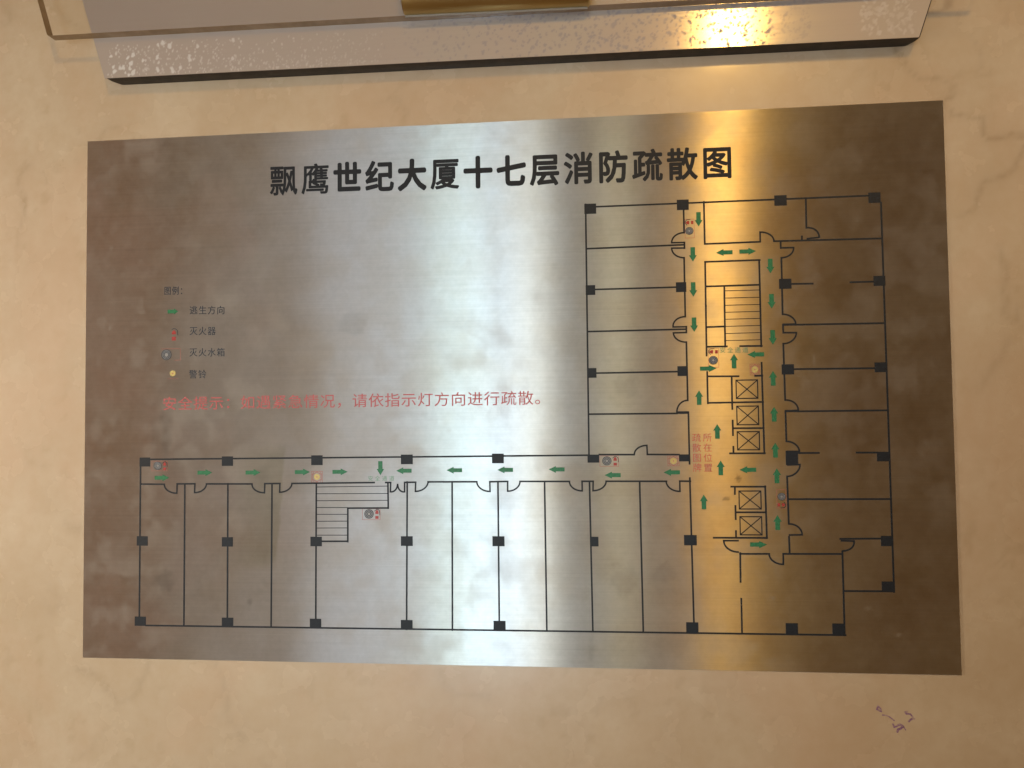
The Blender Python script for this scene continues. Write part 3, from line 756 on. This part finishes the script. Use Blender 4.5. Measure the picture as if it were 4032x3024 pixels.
# ------------------------------------------------------------------ the sign above: steel backing on a black core, clear acrylic panel, gold bar
sign2 = bpy.data.objects.new('door_sign', None)
col.objects.link(sign2)
sign2.location = W(0, 0, 0)
sign2.empty_display_size = 0.05
tag(sign2, 'tapered steel sign with clear acrylic front and gold bar, above the floor plan', 'sign')
ZB = 13.5                             # face of the steel backing above the plan's face
BL, BR, YB, YBR = (22.45, 619.86, 43.45, 40.07)
SL = 0.302; SR = 0.335; TOPY = 330.0
def backing_outline(inset=0.0, dx=0.0, top=TOPY):
    yb0, yb1 = YB + inset, YBR + inset
    return [(BL + inset + dx, yb0), (BR - inset + dx, yb1), (BR - inset + dx + (top - yb1) * SR, top), (BL + inset + dx - (top - yb0) * SL, top)]
# black core with a rounded rim
P = Poly()
o0 = backing_outline(0.6, 0.6); o1 = backing_outline(0.9, 0.7)
def frustum(P, a, za, b, zb):
    n = len(a); s = len(P.v)
    P.v += [(x, y, za) for x, y in a] + [(x, y, zb) for x, y in b]
    for i in range(n):
        j = (i + 1) % n
        P.f.append((s + i, s + n + i, s + n + j, s + j)); P.mi.append(0)
def bevel_corners(pts, r, n=5):
    out = []
    for i, p in enumerate(pts):
        p = Vector(p); a = (Vector(pts[i - 1]) - p).normalized(); b_ = (Vector(pts[(i + 1) % len(pts)]) - p).normalized()
        for k in range(n + 1):
            t = k / n
            q = (1 - t) ** 2 * (p + a * r) + 2 * t * (1 - t) * p + t * t * (p + b_ * r)
            out.append((q.x, q.y))
    return out
cr = [(bevel_corners(backing_outline(i_, d_), 1.0 + max(0, ZB - 1 - z_) * 0.35), z_) for i_, d_, z_ in ((0.5, 0.6, ZB - 0.62), (0.0, 0.9, ZB - 1.2), (-0.1, 0.9, ZB - 3.5), (-0.1, 0.8, ZB - 6.5), (0.1, 0.6, ZB - 9.5), (0.6, 0.6, WALL_Z + 0.02))]
s = len(P.v); P.v += [(x, y, cr[0][1]) for x, y in cr[0][0]]; P.f.append(tuple(range(s, s + len(cr[0][0])))); P.mi.append(0)
for (a_, za), (b_, zb) in zip(cr[:-1], cr[1:]): frustum(P, a_, za, b_, zb)
m_core, nt, b = mat('black_foam_core')
vec = obj_coords(nt)
nt.links.new(mixc(nt, mrange(nt, noise(nt, vec, 130, 5), 0.35, 0.65, 0, 1), (0.010, 0.007, 0.005), (0.035, 0.024, 0.016)), b.inputs['Base Color'])
b.inputs['Roughness'].default_value = 0.6
P.build('black_core', m_core, sign2)

# steel face: a fine grid sheared to the tapered outline, so that the residue spots have a shape
nx, ny = 900, 110
u = np.linspace(0, 1, nx)
v = np.concatenate([np.linspace(0, 1, 90) * 0.22, np.linspace(0.225, 1, 20)])
U, V = np.meshgrid(u, v)
lo = YB + (YBR - YB) * U
Yg = lo + (TOPY - lo) * V
xl = BL - (Yg - YB) * SL; xr = BR + (Yg - YBR) * SR
Xg = xl + (xr - xl) * U
n = nx * ny
rim = [0, nx - 1, n - 1, n - nx]
co = np.zeros((n + 8, 3), np.float32)
co[:n] = np.stack([Xg.ravel() / 1000, np.full(n, -ZB / 1000), Yg.ravel() / 1000], 1)
for k, r_ in enumerate(rim):
    co[n + k] = co[r_]; co[n + 4 + k] = co[r_]; co[n + 4 + k, 1] = -(ZB - 0.6) / 1000
idx = np.arange(n).reshape(ny, nx)
q = np.stack([idx[:-1, :-1], idx[:-1, 1:], idx[1:, 1:], idx[1:, :-1]], -1).reshape(-1, 4)
q = np.concatenate([q, [[n + k, n + 4 + k, n + 4 + (k + 1) % 4, n + (k + 1) % 4] for k in range(4)]]).astype(np.int32)
me = bpy.data.meshes.new('steel_face')
me.vertices.add(len(co)); me.vertices.foreach_set('co', co.ravel())
me.loops.add(q.size); me.loops.foreach_set('vertex_index', q.ravel())
me.polygons.add(len(q))
me.polygons.foreach_set('loop_start', np.arange(0, q.size, 4, dtype=np.int32))
me.polygons.foreach_set('loop_total', np.full(len(q), 4, np.int32))
me.update(calc_edges=True)
Xf, Yf = Xg.ravel(), Yg.ravel()
spot_w = np.zeros(n); spot_g = np.zeros(n)
rr = random.Random(3)
strip = (Yf - (YB + (YBR - YB) * (Xf - BL) / (BR - BL)))
near = strip < 60
xs_, ss_ = Xf[near], strip[near]
sw = np.zeros(near.sum()); sg = np.zeros(near.sum())
wob = vnoise(xs_ + 99, ss_ + 99, 1.8, 91, 2) - 0.5
wob2 = vnoise(xs_ + 99, ss_ + 99, 1.5, 92, 2) - 0.5
def put(arr, cx, cy, rx, ry, rot, s):
    k0 = (np.abs(xs_ - cx) < 7) & (np.abs(ss_ - cy) < 7)
    if not k0.any(): return
    c, s_ = math.cos(rot), math.sin(rot)
    uu = ((xs_[k0] - cx) * c + (ss_[k0] - cy) * s_) / rx; vv = (-(xs_[k0] - cx) * s_ + (ss_[k0] - cy) * c) / ry
    d = np.hypot(uu, vv) + wob[k0] * 1.3
    arr[k0] = np.maximum(arr[k0], s * (1 - sm(0.8, 1.1, d)))
for k in range(620):                # pale dried glue at the left end
    cx = BL + 3 + 215 * rr.random() ** 1.15
    cy = 1.0 + 24.5 * rr.random() ** (1.0 + max(0, (cx - BL) / 260))
    big = rr.random() < 0.16 * max(0.0, 1 - (cx - BL) / 110)
    rx = rr.uniform(0.9, 1.5) if big else rr.uniform(0.25, 0.65)
    put(sw, cx, cy, rx, rx * rr.uniform(1, 2.2), rr.uniform(-0.5, 0.5), (0.9 if big else rr.uniform(0.3, 0.75)) * (1 - 0.7 * (cx - BL) / 215))
for k in range(760):                # grey corrosion specks towards the right
    cx = BL + 215 + 310 * rr.random() ** 0.7
    cy = rr.uniform(0.5, 32)
    fade = min(1.0, max(0.25, (cx - BL - 205) / 90)) * (1.0 if cx < BL + 490 else max(0.15, 1 - (cx - BL - 490) / 60))
    rx = rr.uniform(0.38, 0.85) * (1.4 if rr.random() < 0.15 else 1)
    put(sg, cx, cy, rx, rx * rr.uniform(1, 2.0), rr.uniform(-1.2, 1.2), fade * rr.uniform(0.6, 1.0))
for k in range(140):                # scuffed right end
    cx = BR - 38 + 36 * rr.random(); cy = rr.uniform(4, 34)
    put(sw, cx, cy, rr.uniform(0.5, 1.6), rr.uniform(0.6, 2.4), rr.uniform(-1, 1), rr.uniform(0.12, 0.35))
spot_w[near] = sw; spot_g[near] = sg
add_attr(me, 'residue', spot_w); add_attr(me, 'corrosion', spot_g)
m_back, nt, b = mat('polished_steel')
vec = obj_coords(nt, (5, 1, 900)); st = noise(nt, vec, 1.0, 5, 0.6)
mot = noise(nt, obj_coords(nt), 22, 5, 0.6)
cb = mixc(nt, mrange(nt, mot, 0.35, 0.65, 0, 1), (0.70, 0.62, 0.58), (0.68, 0.65, 0.60))
cb = mixc(nt, 1.0, cb, ramp(nt, st, [(0.25, 0.88), (0.7, 1.0)]), 'MULTIPLY')
cb = mixc(nt, mathn(nt, 'MULTIPLY', attr(nt, 'corrosion'), 0.9), cb, (0.36, 0.34, 0.36))
nt.links.new(cb, b.inputs['Base Color'])
b.inputs['Metallic'].default_value = 1.0
b.inputs['Anisotropic'].default_value = 0.55
nt.links.new(vec_const(nt, (0.0, 0.0, 1.0)), b.inputs['Tangent'])
rg = mathn(nt, 'ADD', mrange(nt, st, 0.3, 0.7, 0.12, 0.17), mathn(nt, 'MULTIPLY', attr(nt, 'corrosion'), 0.10))
nt.links.new(rg, b.inputs['Roughness'])
out = nt.nodes['Material Output']
df = node(nt, 'ShaderNodeBsdfDiffuse'); df.inputs['Color'].default_value = (0.74, 0.74, 0.74, 1)
df2 = node(nt, 'ShaderNodeBsdfDiffuse'); df2.inputs['Color'].default_value = (0.56, 0.49, 0.45, 1)
m0 = node(nt, 'ShaderNodeMixShader'); m0.inputs[0].default_value = 0.6
gw = node(nt, 'ShaderNodeBsdfAnisotropic'); gw.inputs['Roughness'].default_value = 0.46; nt.links.new(cb, gw.inputs['Color'])
mw = node(nt, 'ShaderNodeMixShader'); mw.inputs[0].default_value = 0.38
nt.links.new(b.outputs[0], mw.inputs[1]); nt.links.new(gw.outputs[0], mw.inputs[2])
dc = node(nt, 'ShaderNodeBsdfDiffuse'); dc.inputs['Color'].default_value = (0.34, 0.32, 0.335, 1)
mc = node(nt, 'ShaderNodeMixShader')
nt.links.new(mw.outputs[0], m0.inputs[1]); nt.links.new(df2.outputs[0], m0.inputs[2])
nt.links.new(mathn(nt, 'MULTIPLY', attr(nt, 'corrosion'), 0.92), mc.inputs[0]); nt.links.new(m0.outputs[0], mc.inputs[1]); nt.links.new(dc.outputs[0], mc.inputs[2])
ms = node(nt, 'ShaderNodeMixShader')
nt.links.new(mathn(nt, 'MULTIPLY', attr(nt, 'residue'), 0.9), ms.inputs[0]); nt.links.new(mc.outputs[0], ms.inputs[1]); nt.links.new(df.outputs[0], ms.inputs[2])
nt.links.new(ms.outputs[0], out.inputs['Surface'])
link('steel_backing', me, m_back, sign2)

# clear acrylic panel
m_acr, nt, b = mat('clear_acrylic')
nt.nodes.remove(b); out = nt.nodes['Material Output']
tr = node(nt, 'ShaderNodeBsdfTransparent'); tr.inputs['Color'].default_value = (1.0, 0.995, 0.985, 1)
gl = node(nt, 'ShaderNodeBsdfGlossy'); gl.inputs['Roughness'].default_value = 0.05
fr = node(nt, 'ShaderNodeFresnel'); fr.inputs['IOR'].default_value = 1.22
mx = node(nt, 'ShaderNodeMixShader')
nt.links.new(fr.outputs[0], mx.inputs[0]); nt.links.new(tr.outputs[0], mx.inputs[1]); nt.links.new(gl.outputs[0], mx.inputs[2])
nt.links.new(mx.outputs[0], out.inputs['Surface'])
m_acre, nt, b = mat('acrylic_edge')
vec = obj_coords(nt)
nt.links.new(mixc(nt, mrange(nt, noise(nt, vec, 60, 5), 0.35, 0.65, 0, 1), (0.28, 0.19, 0.10), (0.38, 0.27, 0.16)), b.inputs['Base Color'])
b.inputs['Roughness'].default_value = 0.25
AZ0, AZ1 = ZB + 0.15, ZB + 8.2
AL, AR, AY, AYR = (-18.95, 661.76, 75.17, 70.93)
ASL = 0.295
def acr(top=TOPY + 20):
    return [(AL, AY), (AR, AYR), (AR + (top - AYR) * ASL, top), (AL - (top - AY) * ASL, top)]
A4 = bevel_corners(acr(), 1.6, 4)
P = Poly(); nA = len(A4)
P.v = [(x, y, AZ1) for x, y in A4] + [(x, y, AZ0) for x, y in A4]
P.f = [tuple(range(nA)), tuple(range(2 * nA - 1, nA - 1, -1))] + [(i, nA + i, nA + (i + 1) % nA, (i + 1) % nA) for i in range(nA)]
P.mi = [0, 0] + [1] * nA
P.build('acrylic_panel', [m_acr, m_acre], sign2)

# gold half round bar fixed across the acrylic
m_gold, nt, b = mat('brushed_gold')
vec = obj_coords(nt, (260, 700, 700))
g = noise(nt, vec, 1.0, 3, 0.6)
g2 = noise(nt, obj_coords(nt), 25, 3, 0.5)
nt.links.new(mixc(nt, mrange(nt, g2, 0.3, 0.7, 0, 1), (0.52, 0.39, 0.17), (0.60, 0.46, 0.22)), b.inputs['Base Color'])
b.inputs['Metallic'].default_value = 1.0
nt.links.new(mrange(nt, g, 0.3, 0.7, 0.31, 0.35), b.inputs['Roughness'])
GX0, GX1, GY, GYR = (258.69, 393.31, 73.32, 71.37)
GR = 24.0; GD = 15.0
P = Poly(); ns = 22
prof = [(GR - GR * math.cos(math.pi * k / ns), GD * math.sin(math.pi * k / ns)) for k in range(ns + 1)]
for (gx, gy, sgn) in ((GX0, GY, 1), (GX0 + 1.2, GY + 0.0, 1), (GX1 - 1.2, GYR, -1), (GX1, GYR, -1)):
    sc = 0.965 if gx in (GX0, GX1) else 1.0
    P.v += [(gx, gy + GR + (h_ - GR) * sc, AZ1 + 0.05 + d_ * sc) for h_, d_ in prof]
k_ = ns + 1
for r_ in range(3):
    for i in range(ns): P.f.append((r_ * k_ + i, (r_ + 1) * k_ + i, (r_ + 1) * k_ + i + 1, r_ * k_ + i + 1)); P.mi.append(0)
P.f.append(tuple(range(ns, -1, -1))); P.mi.append(0)
P.f.append(tuple(3 * k_ + i for i in range(ns + 1))); P.mi.append(0)
gb = P.build('gold_bar', m_gold, sign2)
for p_ in gb.data.polygons: p_.use_smooth = len(p_.vertices) == 4
# thin grey strip under the bar
m_grey = ink('plain_grey', (0.30, 0.28, 0.25), 0.5, 0.2)
P = Poly()
P.prism([(GX0 + 1.0, GY - 1.3), (GX1 - 1.5, GYR - 1.3), (GX1 - 1.5, GYR + 3), (GX0 + 1.0, GY + 3)], AZ1 + 0.6, AZ1 + 0.02)
P.build('grey_strip', m_grey, sign2)
